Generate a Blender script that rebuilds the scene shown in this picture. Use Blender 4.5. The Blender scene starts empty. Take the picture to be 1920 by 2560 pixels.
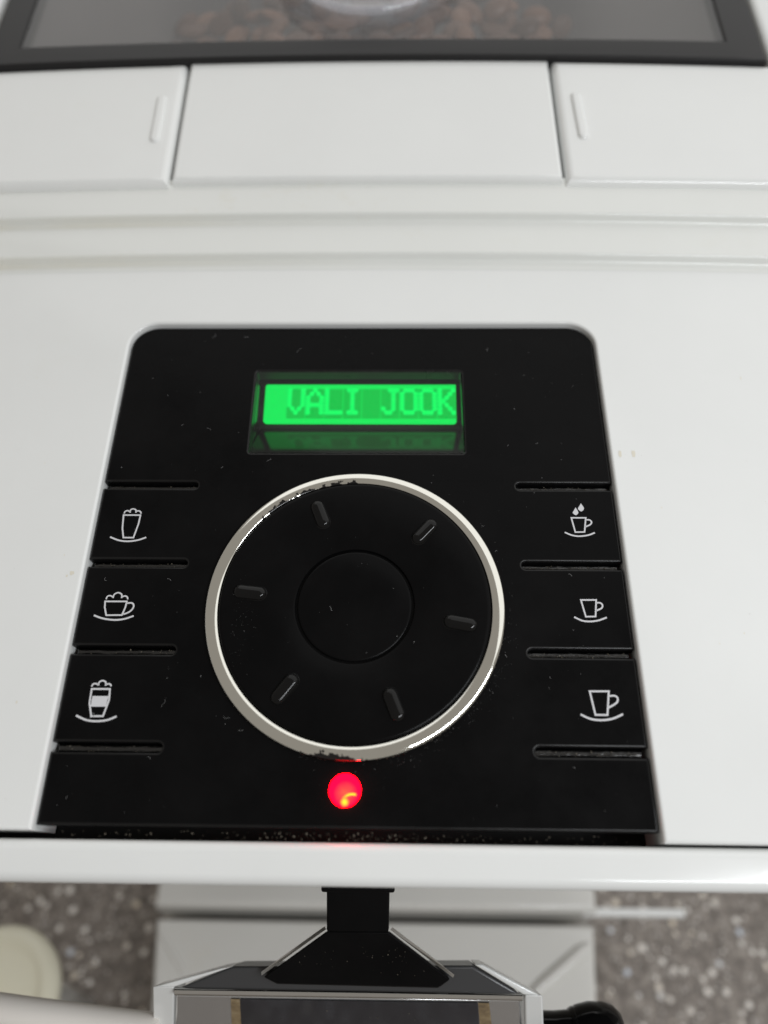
import bpy, bmesh, math, random
from mathutils import Vector, Matrix, Euler
from mathutils.geometry import tessellate_polygon
random.seed(7)
R = math.radians
scn = bpy.context.scene
COL = scn.collection

# ------------------------------------------------------------------ frame of the sloped machine top (millimetres u, v, w)
TILT = R(15)
H = 0.290
PANEL = Matrix.Translation((0, 0, H)) @ Matrix.Rotation(TILT, 4, 'X')

# ------------------------------------------------------------------ camera
cam_d = bpy.data.cameras.new('camera')
cam = bpy.data.objects.new('camera', cam_d)
COL.objects.link(cam)
cam_d.sensor_fit = 'VERTICAL'
cam_d.sensor_height = 36.0
cam_d.sensor_width = 27.0
cam_d.lens = 26.27
cam_d.clip_start = 0.005
cam_d.clip_end = 50
cl = Matrix.Translation((0.0091265, -0.0475804, 0.1374912)) @ Matrix.Rotation(R(0.757), 4, 'Z') @ Matrix.Rotation(R(0.993), 4, 'Y') @ Matrix.Rotation(R(25.993), 4, 'X')
cam.matrix_world = PANEL @ cl
cam_d.dof.use_dof = True
cam_d.dof.focus_distance = 0.149
cam_d.dof.aperture_fstop = 7.9
scn.camera = cam

# ------------------------------------------------------------------ room light
world = bpy.data.worlds.new('World')
scn.world = world
world.use_nodes = True
bg = world.node_tree.nodes['Background']
bg.inputs[0].default_value = (1.0, 0.94, 0.86, 1)
bg.inputs[1].default_value = 0.29


def area(name, loc, aim, sx, sy, power, color):
    d = bpy.data.lights.new(name, 'AREA')
    d.shape = 'RECTANGLE'
    d.size, d.size_y = sx, sy
    d.energy = power
    d.color = color
    o = bpy.data.objects.new(name, d)
    COL.objects.link(o)
    o.location = loc
    o.rotation_euler = (Vector(aim) - Vector(loc)).to_track_quat('-Z', 'Y').to_euler()


area('window_light', (0.32, -0.29, 0.637), (0.03, 0.02, 0.30), 0.40, 0.065, 1.75, (0.93, 0.965, 1.0))
area('ceiling_light', (0.45, 0.90, 1.35), (0, 0.1, 0.3), 3.4, 1.8, 14.0, (0.985, 1.0, 1.0))
scn.view_settings.view_transform = 'Standard'
scn.view_settings.look = 'None'
scn.view_settings.exposure = 0.10
scn.view_settings.gamma = 1
scn.view_settings.use_curve_mapping = False
scn.render.engine = 'CYCLES'
scn.cycles.use_denoising = True
scn.cycles.max_bounces = 10
scn.cycles.transparent_max_bounces = 12
scn.cycles.caustics_reflective = False
scn.cycles.caustics_refractive = False


# ------------------------------------------------------------------ materials
def mat(name, color, rough=0.5, spec=0.5, metal=0.0, **kw):
    m = bpy.data.materials.new(name)
    m.use_nodes = True
    b = m.node_tree.nodes['Principled BSDF']
    b.inputs['Base Color'].default_value = (*color, 1)
    b.inputs['Roughness'].default_value = rough
    b.inputs['Specular IOR Level'].default_value = spec
    b.inputs['Metallic'].default_value = metal
    for k, v in kw.items():
        b.inputs[k].default_value = v
    return m


def nodes(m):
    return m.node_tree.nodes, m.node_tree.links, m.node_tree.nodes['Principled BSDF']


def noise(N, L, scale, detail=3, rough=0.5, vec=None):
    if vec is None:
        tc = N.new('ShaderNodeTexCoord')
        vec = tc.outputs['Object']
    n = N.new('ShaderNodeTexNoise')
    n.inputs['Scale'].default_value = scale
    n.inputs['Detail'].default_value = detail
    n.inputs['Roughness'].default_value = rough
    L.new(vec, n.inputs['Vector'])
    return n.outputs['Fac']


def ramp(N, L, fac, stops):
    r = N.new('ShaderNodeValToRGB')
    e = r.color_ramp.elements
    while len(e) < len(stops):
        e.new(0.5)
    for el, (p, c) in zip(e, stops):
        el.position = p
        el.color = (*c, 1) if len(c) == 3 else c
    L.new(fac, r.inputs['Fac'])
    return r.outputs['Color']


def rng(N, L, val, a, b, c, d):
    r = N.new('ShaderNodeMapRange')
    r.clamp = True
    for i, x in zip((1, 2, 3, 4), (a, b, c, d)):
        r.inputs[i].default_value = x
    L.new(val, r.inputs[0])
    return r.outputs[0]


def mth(N, L, op, a, b=None):
    r = N.new('ShaderNodeMath')
    r.operation = op
    for i, x in enumerate((a, b)):
        if x is None:
            continue
        if isinstance(x, (int, float)):
            r.inputs[i].default_value = x
        else:
            L.new(x, r.inputs[i])
    return r.outputs[0]


def white_plastic(name, base, stain):
    """Glossy white ABS, a little yellowed, with coffee-coloured residue in uneven patches."""
    m = mat(name, base, 0.22, 0.45)
    N, L, B = nodes(m)
    fine = noise(N, L, 900, 2)
    big = noise(N, L, 22, 4, 0.6)
    st = noise(N, L, 60, 5, 0.65)
    tone = ramp(N, L, big, [(0.3, tuple(c * 0.965 for c in base)), (0.7, base)])
    mask = rng(N, L, st, 0.60, 0.72, 0.0, stain)
    tc = N.new('ShaderNodeTexCoord')
    sx = N.new('ShaderNodeSeparateXYZ')
    L.new(tc.outputs['Object'], sx.inputs[0])
    mask = mth(N, L, 'MULTIPLY', mask, rng(N, L, sx.outputs[0], -0.11, 0.03, 1.0, 0.12))
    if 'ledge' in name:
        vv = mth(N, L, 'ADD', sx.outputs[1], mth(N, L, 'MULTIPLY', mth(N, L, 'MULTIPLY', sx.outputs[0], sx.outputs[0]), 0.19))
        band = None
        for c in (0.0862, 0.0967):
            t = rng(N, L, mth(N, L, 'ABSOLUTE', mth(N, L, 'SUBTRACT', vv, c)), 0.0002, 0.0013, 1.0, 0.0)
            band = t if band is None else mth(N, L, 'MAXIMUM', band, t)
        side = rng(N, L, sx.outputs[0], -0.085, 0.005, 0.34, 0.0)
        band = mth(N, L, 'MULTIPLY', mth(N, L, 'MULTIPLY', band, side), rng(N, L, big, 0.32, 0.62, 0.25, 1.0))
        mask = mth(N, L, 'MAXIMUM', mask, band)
    mix = N.new('ShaderNodeMix')
    mix.data_type = 'RGBA'
    L.new(mask, mix.inputs[0])
    L.new(tone, mix.inputs[6])
    mix.inputs[7].default_value = (0.62, 0.55, 0.36, 1)
    L.new(mix.outputs[2], B.inputs['Base Color'])
    L.new(rng(N, L, big, 0.3, 0.7, 0.10, 0.17), B.inputs['Roughness'])
    bp = N.new('ShaderNodeBump')
    bp.inputs['Strength'].default_value = 0.02
    bp.inputs['Distance'].default_value = 0.0003
    L.new(fine, bp.inputs['Height'])
    L.new(bp.outputs[0], B.inputs['Normal'])
    return m


WHITE = white_plastic('white_plastic', (0.80, 0.81, 0.80), 0.05)
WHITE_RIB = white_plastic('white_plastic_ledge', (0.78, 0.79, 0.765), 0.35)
WHITE_DULL = white_plastic('white_plastic_lower', (0.70, 0.69, 0.66), 0.15)


def black_plastic(name, c=0.0038, rough=0.28, spec=0.06):
    m = mat(name, (c, c, c * 1.08), rough, spec)
    N, L, B = nodes(m)
    sm = noise(N, L, 45, 5, 0.65)
    L.new(rng(N, L, sm, 0.35, 0.7, rough * 0.75, rough * 1.5), B.inputs['Roughness'])
    L.new(ramp(N, L, sm, [(0.3, (c * 0.8, c * 0.8, c * 0.85)), (0.75, (c * 1.5, c * 1.45, c * 1.5))]), B.inputs['Base Color'])
    return m


BLACK = black_plastic('black_panel')
BLACK_EDGE = black_plastic('black_panel_edge', 0.004, 0.30, 0.3)
BLACK_DIAL = black_plastic('black_dial', 0.0036, 0.20, 0.06)
BLACK_BUMP = black_plastic('black_grip', 0.003, 0.05, 0.26)
BLACK_GLOSS = black_plastic('black_gloss', 0.004, 0.12, 0.35)
BLACK_SPOUT = black_plastic('black_spout', 0.004, 0.35, 0.05)
SLOT = mat('slot_floor', (0.002, 0.002, 0.002), 0.16, 0.9)
_N, _L, _B = nodes(SLOT)
_b = _N.new('ShaderNodeBump')
_b.inputs['Strength'].default_value = 0.45
_b.inputs['Distance'].default_value = 0.0005
_m = _N.new('ShaderNodeMapping')
_m.inputs['Scale'].default_value = (0.22, 1, 1)
_L.new(_N.new('ShaderNodeTexCoord').outputs['Object'], _m.inputs[0])
_L.new(noise(_N, _L, 1300, 3, 0.6, _m.outputs[0]), _b.inputs['Height'])
_L.new(_b.outputs[0], _B.inputs['Normal'])
GAP = mat('dark_gap', (0.012, 0.012, 0.012), 0.6, 0.2)
PRINT = mat('white_print', (0.62, 0.62, 0.64), 0.5, 0.3)
RECESS = mat('smoked_recess', (0.012, 0.0125, 0.012), 0.07, 0.16)
LIDBLACK = mat('lid_border', (0.016, 0.0155, 0.016), 0.4, 0.25)
DARKGREY = mat('dark_grey_plastic', (0.045, 0.045, 0.047), 0.3, 0.5)
HOPPER = mat('grey_hopper', (0.10, 0.10, 0.105), 0.3, 0.5)
CHROME2 = mat('polished_steel', (0.62, 0.61, 0.59), 0.10, 0.5, 1.0)
DARK_REFLECTION = mat('dark_reflection_tint', (0.135, 0.148, 0.185), 0.07, 0.5, 1.0)  # dark tint paints in a figure mirrored by the steel
TAN = mat('tan_reflection_tint', (0.30, 0.22, 0.11), 0.4, 0.4)  # brown colour painted for the warm edges of that mirrored figure
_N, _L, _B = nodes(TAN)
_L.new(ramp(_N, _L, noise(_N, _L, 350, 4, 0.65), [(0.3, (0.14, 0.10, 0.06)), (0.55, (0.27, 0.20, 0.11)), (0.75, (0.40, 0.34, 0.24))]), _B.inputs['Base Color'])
PLATE = mat('steel_plate', (0.66, 0.665, 0.67), 0.16, 0.5, 0.85)
CREAM = mat('cream_plastic', (0.80, 0.77, 0.62), 0.3, 0.5)
TUBE = mat('translucent_tube', (0.88, 0.84, 0.79), 0.35, 0.5, **{'Transmission Weight': 0.0, 'IOR': 1.4})
GROUNDS = mat('coffee_crumbs', (0.16, 0.14, 0.11), 0.6, 0.3)
LINT = mat('lint', (0.27, 0.27, 0.27), 0.8, 0.1)
HAIR = mat('hair', (0.20, 0.17, 0.14), 0.6, 0.2)


def chrome_ring():
    """Chrome plating worn through to black plastic at the front edge and along the upper inner edge."""
    m = mat('worn_chrome', (0.93, 0.92, 0.88), 0.10, 0.5, 1.0)
    N, L, B = nodes(m)
    tc = N.new('ShaderNodeTexCoord')
    sp = N.new('ShaderNodeSeparateXYZ')
    L.new(tc.outputs['Object'], sp.inputs[0])
    x = mth(N, L, 'SUBTRACT', sp.outputs[0], 0.0005)
    y = mth(N, L, 'ADD', sp.outputs[1], 0.0006)
    rad = mth(N, L, 'SQRT', mth(N, L, 'ADD', mth(N, L, 'MULTIPLY', x, x), mth(N, L, 'MULTIPLY', y, y)))
    ang = mth(N, L, 'ARCTAN2', y, x)
    nz = noise(N, L, 700, 4, 0.6)
    nz0 = mth(N, L, 'SUBTRACT', nz, 0.5)
    # front edge wear
    a1 = mth(N, L, 'ABSOLUTE', mth(N, L, 'ADD', ang, 1.68))
    w1 = rng(N, L, a1, 0.0, 0.21, 0.0010, -0.0004)
    lim1 = mth(N, L, 'SUBTRACT', 0.0287, mth(N, L, 'ADD', w1, mth(N, L, 'MULTIPLY', nz0, 0.0035)))
    on1 = mth(N, L, 'LESS_THAN', a1, 0.22)
    m1 = mth(N, L, 'MULTIPLY', mth(N, L, 'GREATER_THAN', rad, lim1), on1)
    # upper inner edge wear
    a2 = mth(N, L, 'ABSOLUTE', mth(N, L, 'SUBTRACT', ang, 1.98))
    lim2 = mth(N, L, 'ADD', 0.02645, mth(N, L, 'MULTIPLY', nz0, 0.0045))
    m2 = mth(N, L, 'MULTIPLY', mth(N, L, 'LESS_THAN', rad, lim2), mth(N, L, 'LESS_THAN', a2, 0.42))
    mk = mth(N, L, 'MAXIMUM', m1, m2)
    mix = N.new('ShaderNodeMix')
    mix.data_type = 'RGBA'
    L.new(mk, mix.inputs[0])
    mix.inputs[6].default_value = (0.80, 0.79, 0.73, 1)
    mix.inputs[7].default_value = (0.004, 0.004, 0.004, 1)
    L.new(mix.outputs[2], B.inputs['Base Color'])
    L.new(mth(N, L, 'SUBTRACT', 1.0, mk), B.inputs['Metallic'])
    L.new(rng(N, L, noise(N, L, 120, 4), 0.3, 0.8, 0.04, 0.13), B.inputs['Roughness'])
    return m


CHROME = chrome_ring()


def emit(name, color, strength):
    m = bpy.data.materials.new(name)
    m.use_nodes = True
    N, L = m.node_tree.nodes, m.node_tree.links
    N.remove(N['Principled BSDF'])
    e = N.new('ShaderNodeEmission')
    e.inputs[0].default_value = (*color, 1)
    e.inputs[1].default_value = strength
    L.new(e.outputs[0], N['Material Output'].inputs[0])
    return m, e


LCD, _ = emit('lcd_backlight', (0.0, 0.78, 0.095), 1.0)
LCD_CELL, _ = emit('lcd_cell', (0.0, 0.52, 0.058), 1.0)
LCD_DOT, _ = emit('lcd_character', (0.0, 0.86, 0.12), 1.05)


def led_material():
    """A red lamp lens: bright filament arc and a hot spot seen low inside it."""
    m, e = emit('red_lamp', (1, 0.004, 0.04), 24.0)
    N, L = m.node_tree.nodes, m.node_tree.links
    tc = N.new('ShaderNodeTexCoord')
    sp = N.new('ShaderNodeSeparateXYZ')
    L.new(tc.outputs['Object'], sp.inputs[0])
    x = mth(N, L, 'ADD', sp.outputs[0], 0.0002)
    y = mth(N, L, 'ADD', sp.outputs[1], 0.0343)
    nz = noise(N, L, 900, 2)

    def dist(cx, cy):
        dx = mth(N, L, 'SUBTRACT', x, cx)
        dy = mth(N, L, 'SUBTRACT', y, cy)
        return mth(N, L, 'SQRT', mth(N, L, 'ADD', mth(N, L, 'MULTIPLY', dx, dx), mth(N, L, 'MULTIPLY', dy, dy)))
    hot = rng(N, L, mth(N, L, 'ADD', dist(0.0001, -0.0019), mth(N, L, 'MULTIPLY', nz, 0.0006)), 0.0005, 0.0011, 1.0, 0.0)
    arc = rng(N, L, mth(N, L, 'ABSOLUTE', mth(N, L, 'SUBTRACT', dist(0.0014, -0.0030), 0.0023)), 0.00006, 0.00026, 1.0, 0.0)
    arc = mth(N, L, 'MULTIPLY', arc, rng(N, L, x, -0.0006, 0.0008, 0.0, 1.0))
    arc = mth(N, L, 'MULTIPLY', arc, rng(N, L, x, 0.0018, 0.0021, 1.0, 0.0))
    glow = mth(N, L, 'MULTIPLY', rng(N, L, dist(0.0002, -0.0006), 0.0002, 0.0021, 0.13, 0.0), mth(N, L, 'ADD', nz, 0.4))
    k = mth(N, L, 'MINIMUM', mth(N, L, 'ADD', glow, mth(N, L, 'MAXIMUM', hot, arc)), 1.0)
    mix = N.new('ShaderNodeMix')
    mix.data_type = 'RGBA'
    L.new(k, mix.inputs[0])
    mix.inputs[6].default_value = (1.0, 0.00018, 0.0032, 1)
    mix.inputs[7].default_value = (1.0, 0.040, 0.0021, 1)
    L.new(mix.outputs[2], e.inputs[0])
    return m


LED = led_material()


def smoked_glass(name, tint, haze, h0, h1, ior=1.5):
    m = bpy.data.materials.new(name)
    m.use_nodes = True
    N, L = m.node_tree.nodes, m.node_tree.links
    N.remove(N['Principled BSDF'])
    tr = N.new('ShaderNodeBsdfTransparent')
    tr.inputs[0].default_value = tint
    df = N.new('ShaderNodeBsdfDiffuse')
    df.inputs[0].default_value = haze
    gl = N.new('ShaderNodeBsdfGlossy')
    gl.inputs['Roughness'].default_value = 0.06
    fr = N.new('ShaderNodeFresnel')
    fr.inputs[0].default_value = ior
    m1 = N.new('ShaderNodeMixShader')
    L.new(rng(N, L, noise(N, L, 30, 4), 0.3, 0.7, h0, h1), m1.inputs[0])
    L.new(tr.outputs[0], m1.inputs[1])
    L.new(df.outputs[0], m1.inputs[2])
    m2 = N.new('ShaderNodeMixShader')
    ge = N.new('ShaderNodeNewGeometry')
    L.new(mth(N, L, 'MULTIPLY', fr.outputs[0], mth(N, L, 'SUBTRACT', 1.0, ge.outputs['Backfacing'])), m2.inputs[0])
    L.new(m1.outputs[0], m2.inputs[1])
    L.new(gl.outputs[0], m2.inputs[2])
    L.new(m2.outputs[0], N['Material Output'].inputs[0])
    return m


GLASS = smoked_glass('smoked_lid_glass', (0.90, 0.88, 0.87, 1), (0.36, 0.36, 0.355, 1), 0.09, 0.14)
WINDOW = smoked_glass('display_glass', (0.97, 0.97, 0.97, 1), (0.8, 0.8, 0.8, 1), 0.006, 0.012, 1.28)
CLEAR = smoked_glass('clear_plastic', (0.97, 0.97, 0.98, 1), (0.80, 0.82, 0.90, 1), 0.07, 0.13)


def bean_material():
    m = mat('roasted_bean', (0.09, 0.04, 0.02), 0.35, 0.5)
    N, L, B = nodes(m)
    oi = N.new('ShaderNodeObjectInfo')
    L.new(ramp(N, L, oi.outputs['Random'], [(0.0, (0.07, 0.032, 0.018)), (0.55, (0.15, 0.072, 0.042)), (1.0, (0.34, 0.19, 0.12))]), B.inputs['Base Color'])
    bp = N.new('ShaderNodeBump')
    bp.inputs['Strength'].default_value = 0.3
    bp.inputs['Distance'].default_value = 0.0004
    L.new(noise(N, L, 500, 3), bp.inputs['Height'])
    L.new(bp.outputs[0], B.inputs['Normal'])
    return m


BEAN = bean_material()


def granite():
    """Speckled dark stone worktop: brown-grey ground with pale quartz flecks and glinting mica."""
    m = mat('speckled_worktop', (0.1, 0.09, 0.08), 0.35, 0.5)
    N, L, B = nodes(m)
    tc = N.new('ShaderNodeTexCoord')
    base = ramp(N, L, noise(N, L, 180, 5, 0.7, tc.outputs['Object']), [(0.3, (0.085, 0.072, 0.062)), (0.5, (0.19, 0.163, 0.142)), (0.72, (0.40, 0.36, 0.32))])

    def flecks(scale, size, seed):
        mp = N.new('ShaderNodeMapping')
        mp.inputs['Location'].default_value = (seed, seed * 1.7, 0)
        L.new(tc.outputs['Object'], mp.inputs[0])
        v = N.new('ShaderNodeTexVoronoi')
        v.inputs['Scale'].default_value = scale
        L.new(mp.outputs[0], v.inputs['Vector'])
        sp = N.new('ShaderNodeSeparateXYZ')
        L.new(v.outputs['Color'], sp.inputs[0])
        lim = rng(N, L, sp.outputs[0], 0.25, 1.0, 0.0, size)
        return mth(N, L, 'LESS_THAN', v.outputs['Distance'], lim), sp
    f1, s1 = flecks(225, 0.40, 0.3)
    f2, s2 = flecks(420, 0.40, 1.9)
    c1 = N.new('ShaderNodeMix')
    c1.data_type = 'RGBA'
    L.new(f2, c1.inputs[0])
    L.new(base, c1.inputs[6])
    c1.inputs[7].default_value = (0.46, 0.43, 0.40, 1)
    c2 = N.new('ShaderNodeMix')
    c2.data_type = 'RGBA'
    L.new(f1, c2.inputs[0])
    L.new(c1.outputs[2], c2.inputs[6])
    L.new(ramp(N, L, s1.outputs[1], [(0.0, (0.84, 0.80, 0.75)), (0.6, (0.74, 0.69, 0.64)), (0.8, (0.74, 0.64, 0.50)), (1.0, (0.60, 0.66, 0.76))]), c2.inputs[7])
    L.new(c2.outputs[2], B.inputs['Base Color'])
    return m


GRANITE = granite()


# ------------------------------------------------------------------ mesh helpers (all in millimetres of the given frame)
def finish(bm, name, material, parent=None, world_frame=False, angle=32, wn=True, label=None):
    bmesh.ops.scale(bm, vec=(0.001,) * 3, verts=bm.verts)
    bmesh.ops.recalc_face_normals(bm, faces=bm.faces)
    me = bpy.data.meshes.new(name)
    bm.to_mesh(me)
    bm.free()
    me.materials.append(material)
    for f in me.polygons:
        f.use_smooth = True
    me.set_sharp_from_angle(angle=R(angle))
    o = bpy.data.objects.new(name, me)
    COL.objects.link(o)
    if wn:
        md = o.modifiers.new('weighted', 'WEIGHTED_NORMAL')
        md.keep_sharp = True
    place(o, parent, world_frame)
    if label:
        o['label'] = label
    return o


def place(o, parent, world_frame=False):
    if parent is None:
        if not world_frame:
            o.matrix_basis = PANEL
        return
    o.parent = parent
    if parent.type == 'EMPTY':
        base = Matrix.Translation(parent.location)
        o.matrix_basis = base.inverted() if world_frame else base.inverted() @ PANEL
    # sub-parts share the frame of their part


def offset_ring(pts, ds):
    """Move each edge i (pts[i] -> pts[i+1]) inwards by ds[i] (ring is counter-clockwise)."""
    n = len(pts)
    out = []
    for i in range(n):
        p0, p1, p2 = pts[i - 1], pts[i], pts[(i + 1) % n]
        e1 = Vector((p1[0] - p0[0], p1[1] - p0[1])).normalized()
        e2 = Vector((p2[0] - p1[0], p2[1] - p1[1])).normalized()
        n1, n2 = Vector((-e1.y, e1.x)), Vector((-e2.y, e2.x))
        d1, d2 = ds[i - 1], ds[i]
        den = n1.x * n2.y - n1.y * n2.x
        if abs(den) < 1e-3:
            d = max(d1, d2) if min(d1, d2) > 0 else 0.5 * (d1 + d2)
            q = n1 * d
        else:
            q = Vector(((d1 * n2.y - d2 * n1.y) / den, (d2 * n1.x - d1 * n2.x) / den))
        out.append((p1[0] + q.x, p1[1] + q.y))
    return out


def prism(bm, rings, top, bottom, rnd=0.5, steps=4, sharp=None, bow=None, bottom_cap=False, edge_mat=0):
    """rings: [outer CCW, hole CW...] extruded from bottom to top with a rounded upper edge; sharp[r] = set of edges left unrounded and unwalled."""
    sharp = sharp or {}
    loops_top = []
    for ri, ring in enumerate(rings):
        off = sharp.get(ri, set())
        levels = []
        for k in range(steps + 1):
            th = k / steps * math.pi / 2
            ins, dep = rnd * (1 - math.sin(th)), rnd * (1 - math.cos(th))
            if steps == 1:
                ins, dep = (rnd, 0) if k == 0 else (0, rnd)
            ds = [0 if i in off else ins for i in range(len(ring))]
            levels.append([(x, y, top - dep) for x, y in offset_ring(ring, ds)])
        levels.append([(x, y, bottom) for x, y in ring])
        vs = []
        for lv in levels:
            row = []
            for x, y, z in lv:
                if bow:
                    x, y, z = bow(x, y, z)
                row.append(bm.verts.new((x, y, z)))
            vs.append(row)
        n = len(ring)
        for a, b in zip(vs, vs[1:]):
            for i in range(n):
                if i in off:
                    continue
                j = (i + 1) % n
                try:
                    bm.faces.new((a[i], b[i], b[j], a[j])).material_index = edge_mat
                except ValueError:
                    pass
        loops_top.append((vs[0], vs[-1]))
    for idx in ((0, 1) if bottom_cap else (0,)):
        flat = [v for lp in loops_top for v in lp[idx]]
        tris = tessellate_polygon([[Vector((v.co.x, v.co.y, 0)) for v in lp[idx]] for lp in loops_top])
        for t in tris:
            try:
                bm.faces.new([flat[i] for i in t])
            except ValueError:
                pass
    return bm


def box_bm(bm, x0, x1, y0, y1, z0, z1, r=0.6, steps=3):
    return prism(bm, [[(x0, y0), (x1, y0), (x1, y1), (x0, y1)]], z1, z0, r, steps)


def lathe(bm, prof, cx=0, cy=0, seg=96, close_top=False):
    rows = []
    for r, z in prof:
        rows.append([bm.verts.new((cx + r * math.cos(2 * math.pi * i / seg), cy + r * math.sin(2 * math.pi * i / seg), z)) for i in range(seg)])
    for a, b in zip(rows, rows[1:]):
        for i in range(seg):
            j = (i + 1) % seg
            bm.faces.new((a[i], a[j], b[j], b[i]))
    if close_top:
        bm.faces.new(rows[-1])
    return bm


def smooth_line(pts, closed=False, sub=6):
    out = []
    n = len(pts)
    rngi = range(n if closed else n - 1)
    for i in rngi:
        g = (lambda k: pts[k % n]) if closed else (lambda k: pts[max(0, min(n - 1, k))])
        p0, p1, p2, p3 = g(i - 1), g(i), g(i + 1), g(i + 2)
        for s in range(sub):
            t = s / sub
            out.append(tuple(0.5 * (2 * b + (c - a) * t + (2 * a - 5 * b + 4 * c - d) * t * t + (3 * b - a - 3 * c + d) * t ** 3)
                             for a, b, c, d in zip(p0, p1, p2, p3)))
    if not closed:
        out.append(tuple(pts[-1]))
    return out


def ribbon(bm, pts, width, z=0.02, closed=False):
    n = len(pts)
    L_, R_ = [], []
    for i in range(n):
        a = pts[i - 1] if (closed or i) else pts[i]
        c = pts[(i + 1) % n] if (closed or i < n - 1) else pts[i]
        b = pts[i]
        d1 = Vector((b[0] - a[0], b[1] - a[1]))
        d2 = Vector((c[0] - b[0], c[1] - b[1]))
        d1 = d1.normalized() if d1.length > 1e-6 else d2.normalized()
        d2 = d2.normalized() if d2.length > 1e-6 else d1
        t = (d1 + d2).normalized()
        nn = Vector((-t.y, t.x))
        k = width / 2 / max(0.5, nn.dot(Vector((-d1.y, d1.x))))
        L_.append(bm.verts.new((b[0] + nn.x * k, b[1] + nn.y * k, z)))
        R_.append(bm.verts.new((b[0] - nn.x * k, b[1] - nn.y * k, z)))
    for i in range(n if closed else n - 1):
        j = (i + 1) % n
        bm.faces.new((L_[i], R_[i], R_[j], L_[j]))


def poly(bm, pts, z=0.02):
    bm.faces.new([bm.verts.new((x, y, z)) for x, y in pts])


def tube(bm, path, radius, seg=20, caps=True):
    rows = []
    up = Vector((0, 0, 1))
    for i, p in enumerate(path):
        a = Vector(path[max(0, i - 1)])
        c = Vector(path[min(len(path) - 1, i + 1)])
        t = (c - a).normalized()
        s = t.cross(up)
        s = s.normalized() if s.length > 1e-4 else Vector((1, 0, 0))
        q = s.cross(t)
        r = radius[i] if isinstance(radius, (list, tuple)) else radius
        rows.append([bm.verts.new(Vector(p) + (s * math.cos(k * 2 * math.pi / seg) + q * math.sin(k * 2 * math.pi / seg)) * r) for k in range(seg)])
    for a, b in zip(rows, rows[1:]):
        for i in range(seg):
            j = (i + 1) % seg
            bm.faces.new((a[i], a[j], b[j], b[i]))
    if caps:
        bm.faces.new(rows[0])
        bm.faces.new(rows[-1])


def arc(cx, cy, r, a0, a1, n=10):
    return [(cx + r * math.cos(R(a0 + (a1 - a0) * i / n)), cy + r * math.sin(R(a0 + (a1 - a0) * i / n))) for i in range(n + 1)]


def split(p, q, n):
    return [(p[0] + (q[0] - p[0]) * i / n, p[1] + (q[1] - p[1]) * i / n) for i in range(n)]


def bow(x, y, z):
    """The upper part of the front is gently convex in plan."""
    k = 0.0
    if y > 72:
        k = min(1.0, (y - 72) / 14) * 1.9e-4 + max(0.0, min(1.0, (y - 108) / 40)) * 1.1e-4
    return x, y - k * x * x, z


# ------------------------------------------------------------------ the coffee machine
machine = bpy.data.objects.new('coffee_machine', None)
machine.empty_display_size = 0.05
machine.location = (0, 0.12, 0)
COL.objects.link(machine)
machine['label'] = 'white bean-to-cup coffee machine with black control panel, green display and chrome-ringed dial'
machine['category'] = 'coffee machine'

# white front shell: an arch round the black panel
HW = 53.25
inner_right = [(HW, -42.15), (HW, 61.2)] + arc(HW - 6.3, 61.2, 6.3, 8, 90, 9)
inner_left = arc(-HW + 6.3, 61.2, 6.3, 90, 172, 9) + [(-HW, 61.2), (-HW, -41.4)]
outer = [(122, -42.25)] + split((122, 86.6), (-122, 86.6), 24) + [(-122, 86.6), (-122, -41.3)]
ring = outer + inner_left[::-1] + inner_right[::-1]
bm = bmesh.new()
prism(bm, [ring], 1.2, -9, 0.65, 5, bow=bow)
finish(bm, 'front_shell', WHITE, machine)


def ledge(name, prof, material):
    b = bmesh.new()
    xs = [-122 + 244 * i / 48 for i in range(49)]
    rows = [[b.verts.new(bow(x, v, w)) for v, w in prof] for x in xs]
    for a, c in zip(rows, rows[1:]):
        for i in range(len(prof) - 1):
            b.faces.new((a[i], c[i], c[i + 1], a[i + 1]))
    return finish(b, name, material, machine, angle=60, wn=False)


def riser(v0, w0, v1, w1, vend):
    """Concave fillet, sloping face, rounded nose, flat tread."""
    p = []
    for k in range(5):
        a = R(-90 + 74 * k / 4)
        p.append((v0 - 0.75 + 1.0 * math.cos(a), w0 + 1.0 + 1.0 * math.sin(a)))
    for k in range(6):
        a = R(164 - 74 * k / 5)
        p.append((v1 + 0.6 + 0.75 * math.cos(a), w1 - 0.75 + 0.75 * math.sin(a)))
    p = [(v0 - 2.6, w0 + 0.01)] + p + [(vend, w1)]
    return p


ledge('step_ledge', riser(86.5, 1.25, 86.8, 3.7, 97.6), WHITE_RIB)
ledge('step_ledge', riser(97.1, 3.7, 97.4, 6.1, 109.5), WHITE_RIB)


def flap(name, x0, x1, x0b, x1b, v0, top, r, vtop=153.3):
    n = 16
    lo = split((x0, v0), (x1, v0), n) + [(x1, v0)]
    hi = split((x1b, vtop), (x0b, vtop), n) + [(x0b, vtop)]
    b = bmesh.new()
    prism(b, [lo + hi], top, top - 6, r, 5, bow=bow)
    return finish(b, name, WHITE, machine)


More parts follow.
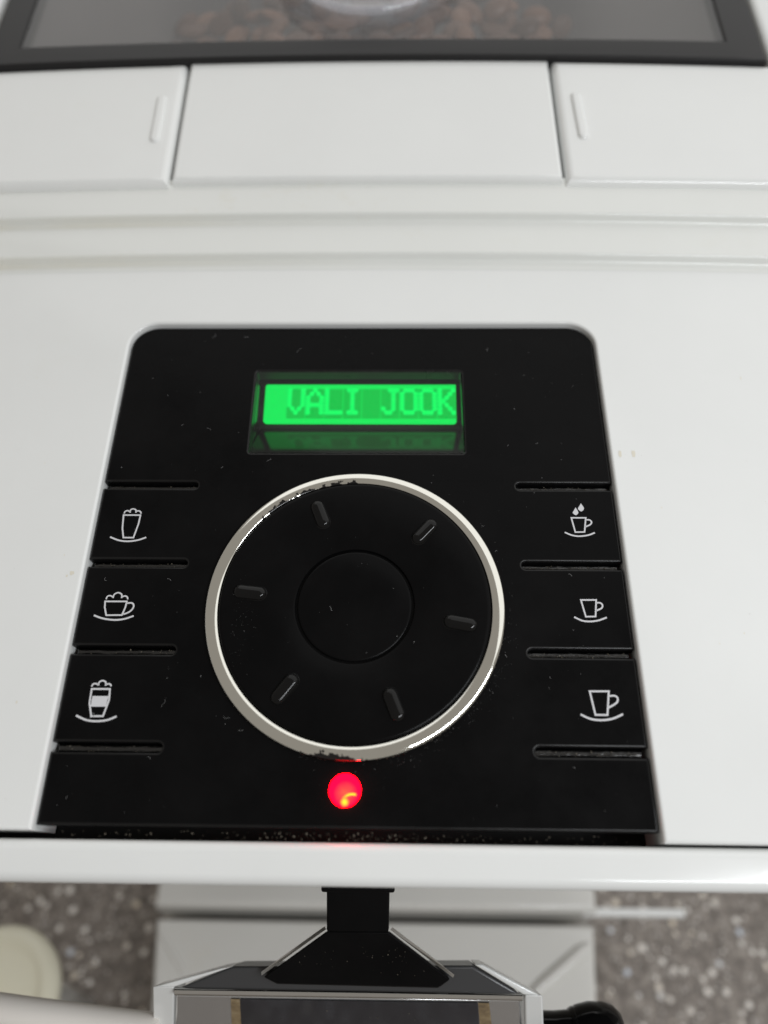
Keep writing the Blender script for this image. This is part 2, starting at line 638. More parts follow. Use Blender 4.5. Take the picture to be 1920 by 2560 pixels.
cover = flap('center_cover', -48.0, 48.9, -49.0, 48.9, 107.3, 8.0, 1.2)
fl = flap('service_flap', -122, -48.9, -122, -49.9, 106.4, 8.0, 2.0)
fl['label'] = 'service flap to the left of the centre cover'
fr = flap('service_flap', 49.8, 122, 49.8, 122, 106.4, 8.0, 2.0)
fr['label'] = 'service flap to the right of the centre cover'
b = bmesh.new()
box_bm(b, -121, 121, 105, 158, -4, 1.8, 0.3, 2)
finish(b, 'joint_backing', GAP, machine)
for f, pts in ((fl, ((-54.5, 138.0), (-54.2, 122.4))), (fr, ((54.8, 138.0), (55.2, 122.7)))):
    (xa, ya), (xb, yb) = pts
    b = bmesh.new()
    rr = 1.25
    shape = arc(xb, yb, rr, 180, 360, 8) + arc(xa, ya, rr, 0, 180, 8)
    prism(b, [shape], 8.75, 7.6, 0.7, 4, bow=bow)
    finish(b, 'grip_ridge', WHITE, f)

# rim round the lid and sides of the body
for s in (-1, 1):
    b = bmesh.new()
    xa, xb = sorted((s * 107.6, s * 122))
    prism(b, [[(xa, 146), (xb, 146), (xb, 300), (xa, 300)]], 9.3, -20, 2.0, 5)
    finish(b, 'lid_surround', WHITE, machine)
    b = bmesh.new()
    xa, xb = sorted((s * 118, s * 121.6))
    prism(b, [[(xa, -41), (xb, -41), (xb, 300), (xa, 300)]], 0.6, -70, 0.5, 2)
    finish(b, 'side_panel', WHITE, machine)

# ---- bean hopper lid
lid_out = [(106.4, 152.6)] + [(106.4, 290), (-105.2, 290), (-105.2, 152.6)] + split((-105.2, 152.6), (106.4, 152.6), 24)[1:]
lid_in = split((-96.8, 160.2), (97.0, 160.2), 24) + [(97.0, 160.2), (97.0, 282), (-97.4, 282), (-96.8, 160.2)]


def lidbow(x, y, z):
    return x, y - 3.0e-4 * x * x * max(0.0, 1 - (y - 150) / 120), z


b = bmesh.new()
prism(b, [lid_out, lid_in[:-1][::-1]], 9.6, 5.5, 0.6, 3, bow=lidbow)
lid = finish(b, 'bean_lid', LIDBLACK, machine)
b = bmesh.new()
lw = split((-97.2, 159.7), (97.4, 159.7), 24) + [(97.4, 159.7), (97.4, 283), (-97.8, 283)]
prism(b, [lw], 9.0, 7.0, 0.1, 1, bow=lidbow, bottom_cap=True)
finish(b, 'window_pane', GLASS, lid)
b = bmesh.new()
lathe(b, [(26.6, 9.05), (27.2, 9.3), (27.4, 12.5), (27.0, 14.4), (26.2, 14.6), (25.3, 14.0), (24.6, 11.5), (23.0, 10.2), (14, 9.6), (6, 9.4), (0.3, 9.4)], -0.6, 192.6, 96)
finish(b, 'clear_knob', CLEAR, lid, angle=80, wn=False)
# hopper bowl under the glass
b = bmesh.new()
hop = [((-100, 150, 4.5), (100, 150, 4.5), (100, 290, 4.5), (-100, 290, 4.5)), ((-60, 158, -26), (60, 158, -26), (60, 270, -26), (-60, 270, -26))]
vv = [[b.verts.new(p) for p in r_] for r_ in hop]
for i in range(4):
    j = (i + 1) % 4
    b.faces.new((vv[0][i], vv[1][i], vv[1][j], vv[0][j]))
b.faces.new(vv[1])
finish(b, 'bean_hopper', HOPPER, machine, angle=20)

# ---- front trim bar
b = bmesh.new()
box_bm(b, -123, 123, -49.3, -42.6, -13, 0.9, 1.7, 6)
for v_ in b.verts:
    v_.co.z += (v_.co.y + 42.6) * 0.16
finish(b, 'front_trim', WHITE, machine)
b = bmesh.new()
box_bm(b, -120, 120, -46, 66, -22, -9.5, 0.3, 1)
finish(b, 'panel_backing', GAP, machine)

# ---- black control panel with six cantilevered brew keys
PW = 53.0
SL = [(26.30, 24.75), (8.70, 7.15), (-8.95, -10.55), (-26.65, -28.35)]
KU = 34.0


def slot_end(sgn, hi, lo):
    """Points of the round inner end between the slot's two corners, listed upwards (right) or downwards (left)."""
    m, r = 0.5 * (hi + lo), 0.5 * (hi - lo)
    return arc(sgn * KU, m, r, 270, 90, 8)[1:-1] if sgn > 0 else arc(sgn * KU, m, r, 90, -90, 8)[1:-1]


plate = []
edges_skip = set()


def add(p):
    plate.append(p)


# right side going up from the lower right corner (counter-clockwise)
add((PW, -40.45))
right = SL[::-1]
add((PW, right[0][1]))
add((KU, right[0][1]))
for k in range(3):
    for p in slot_end(1, *right[k]):
        add(p)
    add((KU, right[k][0]))
    edges_skip.add(len(plate) - 1)
    add((KU, right[k + 1][1]))
for p in slot_end(1, *right[3]):
    add(p)
add((KU, right[3][0]))
add((PW, right[3][0]))
for p in [(PW, 61.3)] + arc(PW - 5.9, 61.3, 5.9, 8, 90, 9) + arc(-PW + 5.9, 61.3, 5.9, 90, 172, 9) + [(-PW, 61.3)]:
    add(p)
add((-PW, SL[0][0]))
add((-KU, SL[0][0]))
for k in range(3):
    for p in slot_end(-1, *SL[k]):
        add(p)
    add((-KU, SL[k][1]))
    edges_skip.add(len(plate) - 1)
    add((-KU, SL[k + 1][0]))
for p in slot_end(-1, *SL[3]):
    add(p)
add((-KU, SL[3][1]))
add((-PW, SL[3][1]))
add((-PW, -40.45))
disp = [(-23.3, 33.9)] + [(-23.4, 54.2)] + arc(-22.9, 54.2, 0.5, 180, 90, 4)[1:] + arc(22.2, 54.2, 0.5, 90, 0, 4) + [(22.75, 33.9)] + arc(22.25, 33.9, 0.5, 0, -90, 4)[1:] + arc(-22.8, 33.9, 0.5, -90, -175, 4)
b = bmesh.new()
prism(b, [plate, disp], 0.0, -3.0, 0.45, 3, sharp={0: edges_skip}, edge_mat=1)
panel = finish(b, 'control_panel', BLACK, machine)
panel.data.materials.append(BLACK_EDGE)

ICON = {}


def stroke(bm, pts, w=0.36, closed=False, curve=False):
    w *= 0.88
    ribbon(bm, smooth_line(pts, closed) if curve else pts, w, 0.02, closed)


def cup(bm, body, handle=None, saucer=None, foam=None, w=0.36):
    stroke(bm, body, w, True)
    if handle:
        stroke(bm, handle, w, False, True)
    if saucer:
        stroke(bm, saucer, w * 1.08, False, True)
    if foam:
        for f in foam:
            stroke(bm, f, w * 0.9, False, True)


def bodyside(pts):
    return pts


def icon_latte(bm):
    cup(bm, [(-47.7, 18.47), (-44.2, 18.47), (-44.3, 16.5), (-44.85, 13.4), (-46.9, 13.4), (-47.45, 15.5)], None,
        [(-49.64, 13.53), (-47.75, 12.8), (-45.79, 12.59), (-43.78, 12.89), (-42.25, 13.5)],
        [[(-47.65, 18.8), (-47.5, 19.3), (-47.0, 19.48), (-46.5, 19.2)], [(-46.45, 19.0), (-46.44, 19.66), (-45.94, 19.89), (-45.36, 19.66), (-45.22, 19.0)],
         [(-45.2, 19.3), (-44.81, 19.45), (-44.33, 19.26), (-44.13, 18.8)]], 0.36)


def icon_capp(bm):
    cup(bm, [(-48.2, -0.2), (-43.95, -0.18), (-44.05, -1.4), (-44.45, -2.95), (-47.5, -3.0), (-48.05, -1.46)],
        [(-43.95, -0.55), (-42.98, -0.48), (-42.5, -0.89), (-42.55, -1.6), (-43.15, -2.31), (-44.2, -2.8)],
        [(-49.9, -3.03), (-48.04, -3.65), (-45.74, -3.93), (-43.81, -3.71), (-42.15, -3.09)],
        [[(-48.08, 0.22), (-47.95, 0.8), (-47.44, 0.99), (-46.85, 0.72)], [(-46.78, 0.5), (-46.65, 1.25), (-45.93, 1.61), (-45.2, 1.25), (-45.1, 0.5)],
         [(-45.0, 0.75), (-44.5, 0.95), (-44.0, 0.7), (-43.85, 0.25)]], 0.36)


def icon_mac(bm):
    cup(bm, [(-47.68, -17.2), (-44.28, -17.18), (-44.1, -19.2), (-44.7, -22.1), (-46.85, -22.15), (-47.6, -19.8)], None,
        [(-49.66, -22.02), (-47.79, -22.78), (-45.89, -23.02), (-43.81, -22.79), (-42.2, -22.13)],
        [[(-47.77, -16.78), (-47.58, -16.32), (-47.08, -16.22), (-46.55, -16.45)], [(-46.55, -16.6), (-46.5, -15.95), (-45.94, -15.65), (-45.3, -15.93), (-45.2, -16.6)],
         [(-45.15, -16.4), (-44.7, -16.22), (-44.3, -16.38), (-44.17, -16.7)]], 0.38)
    poly(bm, [(-47.3, -18.5), (-44.3, -18.48), (-44.5, -20.4), (-47.3, -20.43)], 0.025)


def icon_cup_drops(bm):
    cup(bm, [(43.9, 18.3), (46.82, 18.3), (46.25, 15.15), (44.4, 15.1)], [(46.75, 17.85), (47.55, 17.82), (47.88, 17.33), (47.5, 16.75), (46.5, 16.3)],
        [(42.27, 15.05), (43.66, 14.42), (45.08, 14.21), (46.84, 14.44), (48.28, 14.99)], None, 0.34)
    for d in ([(44.99, 20.65), (45.31, 19.99), (45.43, 19.4), (44.87, 18.9), (44.31, 19.4), (44.6, 19.99)], [(46.15, 21.58), (46.52, 20.92), (46.67, 20.33), (46.06, 19.75), (45.46, 20.32), (45.76, 20.92)]):
        tip = d[0]
        rest = smooth_line(d[1:], False, 5)
        poly(bm, [tip] + rest, 0.022)


def icon_small_cup(bm):
    cup(bm, [(44.05, 0.75), (46.98, 0.77), (46.5, -2.55), (44.65, -2.6)], [(46.95, 0.2), (47.72, 0.17), (48.08, -0.32), (47.78, -0.9), (46.7, -1.42)],
        [(42.42, -2.68), (43.86, -3.38), (45.35, -3.54), (47.02, -3.3), (48.59, -2.72)], None, 0.34)


def icon_big_cup(bm):
    cup(bm, [(43.87, -16.78), (47.33, -16.75), (46.6, -21.0), (44.45, -21.0)], [(47.25, -17.62), (48.35, -17.56), (48.8, -18.08), (48.42, -18.86), (46.9, -19.72)],
        [(41.8, -20.94), (43.41, -21.69), (45.32, -21.92), (47.41, -21.65), (49.4, -20.81)], None, 0.38)


KEYS = [(-1, 0, icon_latte, 'brew key printed with a tall foam-topped glass on a saucer'),
        (-1, 1, icon_capp, 'brew key printed with a wide foam-topped cup on a saucer'),
        (-1, 2, icon_mac, 'brew key printed with a layered glass on a saucer'),
        (1, 0, icon_cup_drops, 'brew key printed with a cup under two drops'),
        (1, 1, icon_small_cup, 'brew key printed with a small cup on a saucer'),
        (1, 2, icon_big_cup, 'brew key printed with a large cup on a saucer')]
for sgn, k, icon, lab in KEYS:
    lo, hi = SL[k + 1][0], SL[k][1]
    b = bmesh.new()
    if sgn > 0:
        rg, off = [(KU, lo), (PW, lo), (PW, hi), (KU, hi)], {3}
    else:
        rg, off = [(-PW, lo), (-KU, lo), (-KU, hi), (-PW, hi)], {1}
    prism(b, [rg], 0.0, -2.6, 0.45, 3, sharp={0: off}, edge_mat=1)
    key = finish(b, 'brew_key', BLACK, machine, label=lab)
    key.data.materials.append(BLACK_EDGE)
    b = bmesh.new()
    icon(b)
    finish(b, 'printed_icon', PRINT, key, wn=False, angle=180)
# floors of the slots
for sg in (-1, 1):
    for hi, lo in SL:
        b = bmesh.new()
        xa, xb = sorted((sg * (KU - 1.6), sg * (PW - 0.5)))
        prism(b, [[(xa, lo - 0.1), (xb, lo - 0.1), (xb, hi - 0.05), (xa, hi - 0.05)]], -1.25, -3.5, 0.75, 6)
        finish(b, 'slot_floor', SLOT, panel)

# display well: sloping mirror-dark floor, side walls, tilted lit screen at the bottom
b = bmesh.new()
q = [(-23.3, 33.5, -0.2), (22.8, 33.5, -0.2), (22.6, 45.6, -9.6), (-23.3, 45.6, -9.6)]
vs = [b.verts.new(p) for p in q]
b.faces.new(vs)
for sx, xs in (('l', (-23.45, -23.5)), ('r', (22.8, 22.75))):
    w4 = [b.verts.new(p) for p in ((xs[0], 33.3, -0.1), (xs[1], 60, -0.1), (xs[1], 60, -9.3), (xs[1], 46.3, -9.3))]
    b.faces.new(w4)
bk = [b.verts.new(p) for p in ((-23.5, 45.5, -9.6), (22.8, 45.5, -9.6), (22.8, 62, -7.9), (-23.5, 62, -7.9))]
b.faces.new(bk)
finish(b, 'display_well', RECESS, panel, angle=10, wn=False)


b = bmesh.new()
prism(b, [disp], -0.22, -0.5, 0.05, 1)
finish(b, 'display_window', WINDOW, panel)


def scr(s, t, lift=0.0):
    """s across 0..1, t down 0..1 on the screen plane."""
    return Vector((-22.75 + s * 44.85, 56.75 + t * (46.35 - 56.75), -7.95 + t * (-8.95 + 7.95) + lift))


b = bmesh.new()
rr = [(0.008, 0.0), (0.0, 0.04), (0.0, 0.93), (0.012, 0.99), (0.022, 1.0), (0.985, 1.0), (0.995, 0.98), (1.0, 0.93), (1.0, 0.0)]
b.faces.new([b.verts.new(scr(s, t)) for s, t in rr])
screen = finish(b, 'lit_screen', LCD, machine, wn=False)
FONT = {'V': ['10001', '10001', '10001', '10001', '10001', '01010', '00100'], 'A': ['00100', '01010', '10001', '10001', '11111', '10001', '10001'],
        'L': ['10000'] * 6 + ['11111'], 'I': ['01110', '00100', '00100', '00100', '00100', '00100', '01110'], 'J': ['00111', '00010', '00010', '00010', '00010', '10010', '01100'],
        'O': ['01110', '10001', '10001', '10001', '10001', '10001', '01110'], 'K': ['10001', '10010', '10100', '11000', '10100', '10010', '10001']}
TEXT = ' VALI JOOK'
S0, PITCH = 0.0195, 0.0983
for i, ch in enumerate(TEXT):
    cs = S0 + i * PITCH
    b = bmesh.new()
    s1 = min(cs + 0.0945, 0.998)
    b.faces.new([b.verts.new(scr(s, t, 0.02)) for s, t in ((cs, 0.12), (cs, 0.86), (s1, 0.86), (s1, 0.12))])
    cell = finish(b, 'character_cell', LCD_CELL, screen, wn=False)
    if i == 0:
        cell.data.materials[0] = LCD
    if ch == ' ':
        continue
    b = bmesh.new()
    z = 0.04
    for r_, row in enumerate(FONT[ch]):
        for c_, on in enumerate(row):
            if on == '1':
                cx, cy = cs + 0.0125 + c_ * 0.0174, 0.145 + r_ * 0.094
                z += 0.0008
                ring_ = []
                for a in range(10):
                    th = 2 * math.pi * a / 10
                    ss = cx + 0.0138 * math.cos(th)
                    if ss > 0.999:
                        ss = 0.999
                    ring_.append(b.verts.new(scr(ss, cy + 0.066 * math.sin(th), z)))
                b.faces.new(ring_)
    finish(b, 'letter', LCD_DOT, screen, wn=False)

# ---- rotary dial
CX, CY = 0.5, -0.75
dial = bpy.data.objects.new('selector_dial', None)
COL.objects.link(dial)
dial.empty_display_size = 0.01
dial.parent = machine
dial.matrix_basis = Matrix.Translation(machine.location).inverted() @ PANEL


def dial_part(bm, name, m, **k):
    o = finish(bm, name, m, None, **k)
    o.matrix_basis = Matrix.Translation((0, 0, -0.00045))
    o.parent = dial
    return o


b = bmesh.new()
lathe(b, [(29.6, 0.02), (29.3, 0.03), (29.0, -1.0)], CX, CY, 128)
prof = [(28.75, -0.3), (28.85, 0.5)]
for k in range(9):
    a = R(10 + 140 * k / 8)
    prof.append((27.45 + 1.38 * math.cos(a), 0.95 + 0.62 * math.sin(a)))
prof.append((26.15, 0.6))
b.free()
b = bmesh.new()
lathe(b, prof, CX, CY, 160)
dial_part(b, 'chrome_ring', CHROME, angle=80, wn=False)
b = bmesh.new()
lathe(b, [(26.2, 0.2), (26.1, 1.35), (25.85, 1.6), (25.3, 1.68), (18, 1.42), (11.9, 1.22), (11.55, 1.1), (11.45, 0.8), (11.45, -0.5)], CX, CY, 160)
dial_part(b, 'dial_disc', BLACK_DIAL, angle=50, wn=False)
b = bmesh.new()
lathe(b, [(11.02, -0.4), (11.0, 0.95), (10.85, 1.1), (10.5, 1.17), (6, 1.19), (0.05, 1.2)], CX, CY, 128)
dial_part(b, 'center_button', BLACK_DIAL, angle=50, wn=False)
for a_deg in (111.6, 48.4, 173.8, -10.3, -126.8, -68.1):
    # an oval grip bump: half capsule sitting in a shallow moat
    b = bmesh.new()
    prof = [(1.75, 1.30), (1.55, 1.42), (1.42, 1.62), (1.27, 1.85), (1.05, 2.08), (0.75, 2.27), (0.4, 2.37), (0.02, 2.40)]
    rows = []
    for r_, z in prof:
        row = []
        for sgn2, cx in ((1, 22.3), (-1, 18.7)):
            for k in range(13):
                th = R(-90 + 180 * k / 12) if sgn2 > 0 else R(90 + 180 * k / 12)
                row.append((cx + r_ * math.cos(th), r_ * math.sin(th), z))
        rows.append(row)
    rot = Matrix.Rotation(R(a_deg), 3, 'Z')
    rv = [[b.verts.new(rot @ Vector(p) + Vector((CX, CY, 0))) for p in row] for row in rows]
    for a_, c_ in zip(rv, rv[1:]):
        for i in range(len(a_)):
            j = (i + 1) % len(a_)
            b.faces.new((a_[i], a_[j], c_[j], c_[i]))
    b.faces.new(rv[-1])
    dial_part(b, 'grip_bump', BLACK_BUMP, angle=70, wn=False)

# ---- red lamp
b = bmesh.new()
lathe(b, [(2.80, -0.3), (2.78, 0.2), (2.6, 0.52), (2.0, 0.80), (1.2, 0.95), (0.05, 1.0)], -0.2, -34.3, 64)
finish(b, 'indicator_lamp', LED, machine, angle=80, wn=False)

# ---- coffee spout below the trim
spout = bpy.data.objects.new('coffee_spout', None)
COL.objects.link(spout)
spout.empty_display_size = 0.02
spout.parent = machine
spout.matrix_basis = Matrix.Translation(machine.location).inverted() @ PANEL


def sp_part(bm, name, m, **k):
    o = finish(bm, name, m, None, **k)
    o.matrix_basis = Matrix.Identity(4)
    o.parent = spout
    if name in ('spout_top', 'side_cheek', 'front_plate'):
        m_ = o.modifiers.new('soft', 'BEVEL')
        m_.width, m_.segments = 0.0006, 3
        m_.limit_method = 'ANGLE'
    return o


def slab(bm, top, depth):
    """Polygon given by (u, v, w) points, thickened downwards."""
    a = [bm.verts.new(p) for p in top]
    c = [bm.verts.new((p[0], p[1], p[2] - depth)) for p in top]
    n = len(a)
    bm.faces.new(a)
    bm.faces.new(c[::-1])
    for i in range(n):
        j = (i + 1) % n
        bm.faces.new((a[i], c[i], c[j], a[j]))


b = bmesh.new()
slab(b, [(-5.4, -57.9, -36), (7.2, -57.8, -36), (7.4, -46.0, -27), (-5.2, -46.0, -27)], 6)
slab(b, [(-6.2, -50.6, -28.6), (8.4, -50.5, -28.6), (8.4, -44.0, -25), (-6.2, -44.0, -25)], 3)
slab(b, [(-16.2, -68.2, -45.8), (17.6, -68.4, -45.8), (20.0, -66.6, -44), (7.25, -57.75, -35.9), (-5.45, -57.85, -35.9), (-18.9, -66.8, -44)], 4)
neck = sp_part(b, 'spout_neck', BLACK_SPOUT, angle=20)
bv = neck.modifiers.new('soft', 'BEVEL')
bv.width, bv.segments = 0.0004, 2
neck.modifiers.move(1, 0)
# light edging that follows the flare
b = bmesh.new()
slab(b, [(7.5, -57.4, -37.0), (20.6, -66.4, -45.0), (20.9, -65.9, -45.4), (8.0, -57.0, -37.4)], 2)
sp_part(b, 'neck_edging', CHROME2, angle=20, wn=False)
b = bmesh.new()
slab(b, [(-5.6, -57.5, -37.0), (-6.0, -57.0, -37.4), (-19.6, -66.0, -45.4), (-19.4, -66.6, -45.0)], 2)
sp_part(b, 'neck_edging', CHROME2, angle=20, wn=False)
b = bmesh.new()
slab(b, [(-37.5, -69.6, -48.5), (35.0, -69.6, -48.5), (25.0, -64.3, -46.5), (-25.5, -65.2, -46.5)], 12)
sp_part(b, 'spout_top', DARKGREY, angle=20, wn=False)
b = bmesh.new()
slab(b, [(-42.5, -69.3, -48.2), (-38.3, -69.3, -48.2), (-25.8, -65.2, -46.2), (-28.4, -65.6, -46.2)], 10)
slab(b, [(-42.9, -69.3, -48.2), (-46.5, -83.5, -68), (-42.0, -83.5, -68), (-38.3, -69.3, -48.2)], 10)
sp_part(b, 'side_cheek', WHITE, angle=20, wn=False)
b = bmesh.new()
slab(b, [(35.6, -69.6, -48.2), (38.9, -69.6, -48.2), (27.0, -64.0, -46.0), (25.0, -64.0, -46.0)], 10)
slab(b, [(35.6, -69.6, -48.2), (38.0, -83.5, -68), (42.3, -83.5, -68), (39.6, -69.6, -48.2)], 10)
sp_part(b, 'side_cheek', WHITE, angle=20, wn=False)
# steel front plate with its bright rim; slab and strips are painted-in reflections
b = bmesh.new()
slab(b, [(-38.2, -70.9, -49.6), (-41.9, -83.5, -68), (37.9, -83.5, -68), (35.0, -70.7, -49.6)], 3)
sp_part(b, 'front_plate', PLATE, angle=20, wn=False)
b = bmesh.new()
tube(b, [(-38.2, -70.1, -48.9), (-20, -70.05, -48.9), (0, -70.0, -48.9), (18, -70.0, -48.9), (35.2, -70.0, -48.9)], 0.75, 16)
sp_part(b, 'steel_rim', CHROME2, angle=60, wn=False)
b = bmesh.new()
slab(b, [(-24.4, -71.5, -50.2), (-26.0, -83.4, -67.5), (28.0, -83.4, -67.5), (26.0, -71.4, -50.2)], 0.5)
sp_part(b, 'painted_dark_reflection', DARK_REFLECTION, angle=20, wn=False)  # added slab, its dark tone stands for a reflection in the plate
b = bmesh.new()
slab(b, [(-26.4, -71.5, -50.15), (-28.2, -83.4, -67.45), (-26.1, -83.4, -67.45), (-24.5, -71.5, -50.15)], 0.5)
sp_part(b, 'painted_tan_reflection', TAN, angle=20, wn=False)  # added strip, painted as the brown left edge of the reflection
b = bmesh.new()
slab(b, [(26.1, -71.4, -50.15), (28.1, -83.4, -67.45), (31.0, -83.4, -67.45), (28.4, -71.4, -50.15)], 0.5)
sp_part(b, 'painted_tan_reflection', TAN, angle=20, wn=False)  # added strip, painted as the brown right edge of the reflection
# black steam connector on the right of the spout
b = bmesh.new()
tube(b, [(38.5, -78.6, -62), (44, -78.6, -62), (48.0, -78.4, -62), (49.3, -78.2, -62), (52, -78.0, -62), (55, -78.0, -62), (57.0, -78.0, -62), (58.4, -78.0, -62), (59.0, -78.0, -62)],
     [4.6, 4.6, 4.7, 5.4, 5.9, 5.9, 5.3, 4.0, 2.4], 28)
tube(b, [(47.2, -78.4, -62), (48.0, -78.4, -62), (48.6, -78.4, -62)], [4.9, 5.3, 4.9], 28)
sp_part(b, 'steam_connector', BLACK_GLOSS, angle=50, wn=False)

# ---- lower body and drip tray (world frame, millimetres above the worktop)
b = bmesh.new()
prism(b, [[(-95.6, -0.5), (93.4, -0.3), (95, 30), (108, 120), (108, 330), (-108, 330), (-108, 120), (-97, 30)]], 60, 3, 3, 5)
finish(b, 'base_body', WHITE_DULL, machine, world_frame=True)
b = bmesh.new()
prism(b, [[(-94.9, -4.3)] + [(-90.0, -36), (-84.5, -80), (85.5, -80), (88.4, -36), (92.3, -4.3)]], 55, 3, 2.5, 5)
tray = finish(b, 'drip_tray', WHITE_DULL, machine, world_frame=True)
b = bmesh.new()
tube(b, [(60.0, -32.2, 55.6), (68, -26.6, 56), (77, -20.4, 56), (86, -14.2, 56), (89, -12.2, 55.2)], [1.2, 2.1, 2.3, 2.3, 1.4], 20)
finish(b, 'tray_ridge', WHITE_DULL, tray, angle=60, wn=False)
b = bmesh.new()
tube(b, [(-92, -10, 54.6), (-84, -19, 54.8), (-77, -27, 54.6)], [1.0, 1.4, 1.0], 16)
finish(b, 'tray_ridge', WHITE_DULL, tray, angle=60, wn=False)
b = bmesh.new()
box_bm(b, 88, 131.5, -1.0, 2.3, 53, 56, 0.9, 3)
finish(b, 'tray_lug', WHITE, tray, world_frame=True)
upper = bmesh.new()
prism(upper, [[(-108, 118), (108, 118), (108, 330), (-108, 330)]], 270, 3, 4, 4)
finish(upper, 'rear_body', WHITE_DULL, machine, world_frame=True)

# ------------------------------------------------------------------ worktop
b = bmesh.new()
s = 1500
vs = [b.verts.new(p) for p in ((-s, -s, 0), (s, -s, 0), (s, s, 0), (-s, s, 0))]
b.faces.new(vs)
wt = finish(b, 'worktop', GRANITE, None, world_frame=True, wn=False)
wt['kind'] = 'structure'

# ------------------------------------------------------------------ milk jug with its delivery tube
jug = bpy.data.objects.new('milk_jug', None)
COL.objects.link(jug)
jug.empty_display_size = 0.02
jug.location = (-0.1412, -0.0385, 0)
jug['label'] = 'cream round-lidded milk jug with a translucent tube reaching to the spout'
jug['category'] = 'milk jug'
JX, JY = -141.2, -38.5
b = bmesh.new()
lathe(b, [(0.1, 0.4), (13, 0.4), (14, 2), (14.5, 60), (22.6, 82)], JX, JY, 72)
finish(b, 'jug_body', WHITE, jug, world_frame=True, angle=60, wn=False)
b = bmesh.new()
lathe(b, [(22.9, 80), (24.0, 82), (24.3, 85.5), (23.4, 88.3), (21.0, 89.6), (18.5, 89.3), (17.2, 87.6), (15.5, 87.2), (9, 87.4), (0.1, 87.6)], JX, JY, 96)
finish(b, 'jug_lid', CREAM, jug, world_frame=True, angle=60, wn=False)


def to_world(p):
    q_ = PANEL @ (Vector(p) * 0.001)
    return tuple(c * 1000 for c in q_)


b = bmesh.new()
ctrl = [to_world((-43.6, -78.9, -60)), to_world((-58, -77.6, -60)), to_world((-80, -75.6, -60)), to_world((-112, -72.8, -64)), (-134, -50, 190), (-141.2, -39, 130), (-141.2, -38.5, 92)]
path = smooth_line(ctrl, False, 8)
tube(b, path, 3.3, 28)
finish(b, 'delivery_tube', TUBE, jug, world_frame=True, angle=60, wn=False)

# ------------------------------------------------------------------ coffee beans under the lid
def bean_mesh():
    b = bmesh.new()
    bmesh.ops.create_uvsphere(b, u_segments=16, v_segments=10, radius=1.0)
    for v in b.verts:
        x, y, z = v.co
        z2 = z * 2.6 if z > 0 else z * 1.2
        if z < 0 and abs(y) < 0.25:
            z2 += 0.55 * (1 - abs(y) / 0.25)
        v.co = (x * 5.2, y * 3.6, z2)
    return b


proto = finish(bean_mesh(), 'coffee_bean', BEAN, None, world_frame=True, angle=70, wn=False)
proto['label'] = 'brown roasted coffee bean lying in the heap under the smoked lid'
proto['category'] = 'coffee bean'
proto['group'] = 'coffee beans under the smoked lid'
spots = []
tries = 0
while len(spots) < 120 and tries < 20000:
    tries += 1
    u = random.gauss(-2, 34)
    v = random.uniform(159.5, 208)
    if abs(u) > 66:
        continue
    h = -2.5 - 0.0034 * u * u + random.uniform(-2.0, 2.0)
    if all((u - a) ** 2 + (v - c) ** 2 + (h - d) ** 2 > 5.6 ** 2 for a, c, d in spots):
        spots.append((u, v, h))
for i, (u, v, h) in enumerate(spots):
    o = proto if i == 0 else proto.copy()
    if i:
        COL.objects.link(o)
    o.matrix_basis = PANEL @ Matrix.Translation((u * 0.001, v * 0.001, h * 0.001)) @ Euler((random.uniform(-0.7, 0.7) + (math.pi if random.random() < 0.3 else 0), random.uniform(-0.5, 0.5), random.uniform(0, 6.28))).to_matrix().to_4x4()

# ------------------------------------------------------------------ crumbs and lint
def crumb(bm, p, r):
    vs = [bm.verts.new(Vector(p) + Vector((random.uniform(-1, 1), random.uniform(-1, 1), random.uniform(-1, 1))).normalized() * r * random.uniform(0.6, 1.2)) for _ in range(5)]
    for a, c, d in ((0, 1, 2), (0, 2, 3), (0, 3, 4), (1, 2, 4), (2, 3, 4), (0, 1, 4)):
        bm.faces.new((vs[a], vs[c], vs[d]))


b = bmesh.new()
for s in (-1, 1):
    for hi, lo in SL:
        for _ in range(45 if s > 0 else 22):
            crumb(b, (s * random.uniform(KU + 0.2, PW - 1), random.uniform(lo + 0.25, hi - 0.5), -1.2), random.uniform(0.06, 0.22))
for _ in range(230):
    crumb(b, (random.choice((random.uniform(-50, 53), random.gauss(4, 12))), random.uniform(-42.4, -41.0), random.uniform(-2.6, -1.3)), random.uniform(0.06, 0.26))
for _ in range(70):
    a = random.gauss(-1.2, 0.9)
    crumb(b, (CX + 28.9 * math.cos(a), CY + 28.9 * math.sin(a), 0.1), random.uniform(0.05, 0.13))
for _ in range(45):
    v_ = random.uniform(-66.4, -60)
    half = 6 + (-58 - v_) * 1.25
    crumb(b, (0.8 + random.uniform(-half, half), v_, -35.75 + (v_ + 57.8) * 8.3 / 8.8), random.uniform(0.06, 0.2))
for _ in range(26):
    k = random.uniform(0.03, 0.8)
    crumb(b, (random.uniform(-22, 24), -71.5 - 11.9 * k, -50.1 - 17.3 * k), random.uniform(0.06, 0.22))
for _ in range(46):
    x, y = random.choice((-1, 1)) * random.uniform(55, 96), random.uniform(-38, 82)
    crumb(b, (x, y, 1.23), random.uniform(0.04, 0.1))
bmesh.ops.recalc_face_normals(b, faces=b.faces)
cr = finish(b, 'coffee_crumbs', GROUNDS, None, angle=5, wn=False)
cr['kind'] = 'stuff'
cr['label'] = 'dried coffee crumbs caught in the slots and front gap of the black panel'
cr['category'] = 'crumbs'

b = bmesh.new()


def lint_at(x, y, z, L_, w):
    a = random.uniform(0, 6.28)
    pts = [(x, y)]
    for _ in range(4):
        a += random.uniform(-0.9, 0.9)
        pts.append((pts[-1][0] + L_ / 4 * math.cos(a), pts[-1][1] + L_ / 4 * math.sin(a)))
    ribbon(b, pts, w, z)


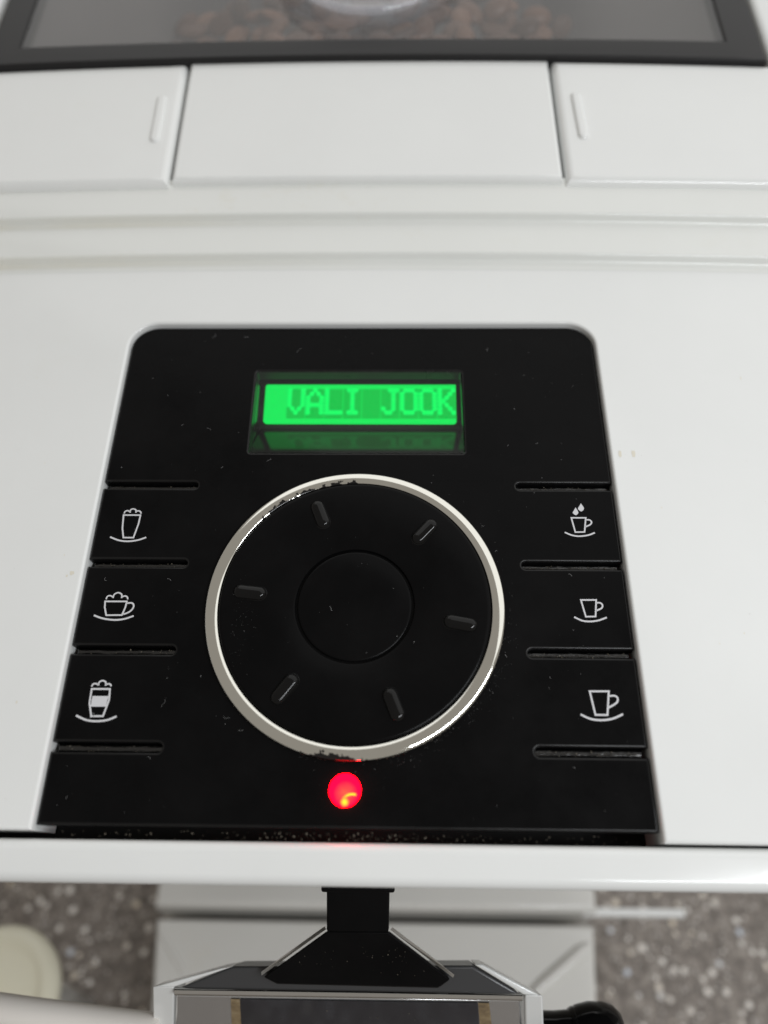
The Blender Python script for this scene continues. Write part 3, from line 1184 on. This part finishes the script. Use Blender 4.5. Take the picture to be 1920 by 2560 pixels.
for _ in range(330):
    x, y = random.uniform(-50, 50), random.uniform(-39, 65)
    r_ = math.hypot(x - CX, y - CY)
    if -24 < x < 24 and 33 < y < 56:
        continue
    if abs(x) > KU - 1 and any(lo - 0.6 < y < hi + 0.6 for hi, lo in SL):
        continue
    if 25 < r_ < 29.6 or 10.3 < r_ < 12 or math.hypot(x + 0.2, y + 34.3) < 4:
        continue
    if r_ < 25:
        if r_ > 15.5:
            continue
        z = 0.91 if r_ > 11 else 0.81
    else:
        z = 0.04
    if random.random() < 0.8:
        crumb(b, (x, y, z), 0.035 + 0.10 * random.random() ** 3)
    else:
        lint_at(x, y, z + 0.03, 0.3 + 1.3 * random.random() ** 2, random.uniform(0.025, 0.05))
for _ in range(110):
    x, y = random.gauss(-20.8, 1.5), random.gauss(-5.0, 4.2)
    if 15 < math.hypot(x - CX, y - CY) < 25.3:
        crumb(b, (x, y, 0.97 + 0.038 * (math.hypot(x - CX, y - CY) - 18)), 0.03 + 0.06 * random.random() ** 3)
for _ in range(160):
    a, r_ = random.gauss(-0.75, 0.5), 29.2 + abs(random.gauss(0, 1.1))
    crumb(b, (CX + r_ * math.cos(a), CY + r_ * math.sin(a), 0.03), 0.04 + 0.06 * random.random() ** 2)
li = finish(b, 'lint_specks', LINT, None, angle=5, wn=False)
li['kind'] = 'stuff'
li['label'] = 'pale dust and lint specks scattered over the black panel and dial'
li['category'] = 'dust'

b = bmesh.new()
ribbon(b, smooth_line([(86.6, 27.0), (87.2, 28.4), (89.0, 29.6), (91.6, 29.8)]), 0.10, 1.24)
hair = finish(b, 'hair_strand', HAIR, None, angle=180, wn=False)
hair['label'] = 'short curved hair lying on the white shell right of the panel'
hair['category'] = 'hair'

# faint dried drips and specks on the white casing
STAIN = mat('dried_milk_coffee', (0.72, 0.685, 0.59), 0.5, 0.3)
b = bmesh.new()


def blot(x, y, rx, ry):
    n = 14
    poly(b, [(x + rx * math.cos(2 * math.pi * i / n) * random.uniform(0.65, 1.2), y + ry * math.sin(2 * math.pi * i / n) * random.uniform(0.65, 1.2)) for i in range(n)], 1.23)


for x, y, rx, ry in ((55.2, 32.6, 0.35, 0.9), (58.0, 32.7, 0.45, 0.95), (-55.3, 5.2, 0.5, 0.5), (-56.2, 4.6, 0.22, 0.3), (-57.6, 9.0, 0.15, 0.15), (62.0, 20.1, 0.12, 0.2),
                     (84.0, 52.0, 0.12, 0.5), (68.5, -8.0, 0.12, 0.12), (73.4, -6.0, 0.14, 0.18), (-60.5, -20.0, 0.16, 0.3), (-66.0, 30.0, 0.1, 0.14), (-72.5, 52.0, 0.12, 0.12), (30.0, 78.5, 0.2, 0.1), (64.0, 71.0, 0.12, 0.1)):
    blot(x, y, rx, ry)
st = finish(b, 'dried_drips', STAIN, None, angle=180, wn=False)
st['kind'] = 'stuff'
st['label'] = 'faint yellowish dried drips on the white casing beside the black panel'
st['category'] = 'stains'
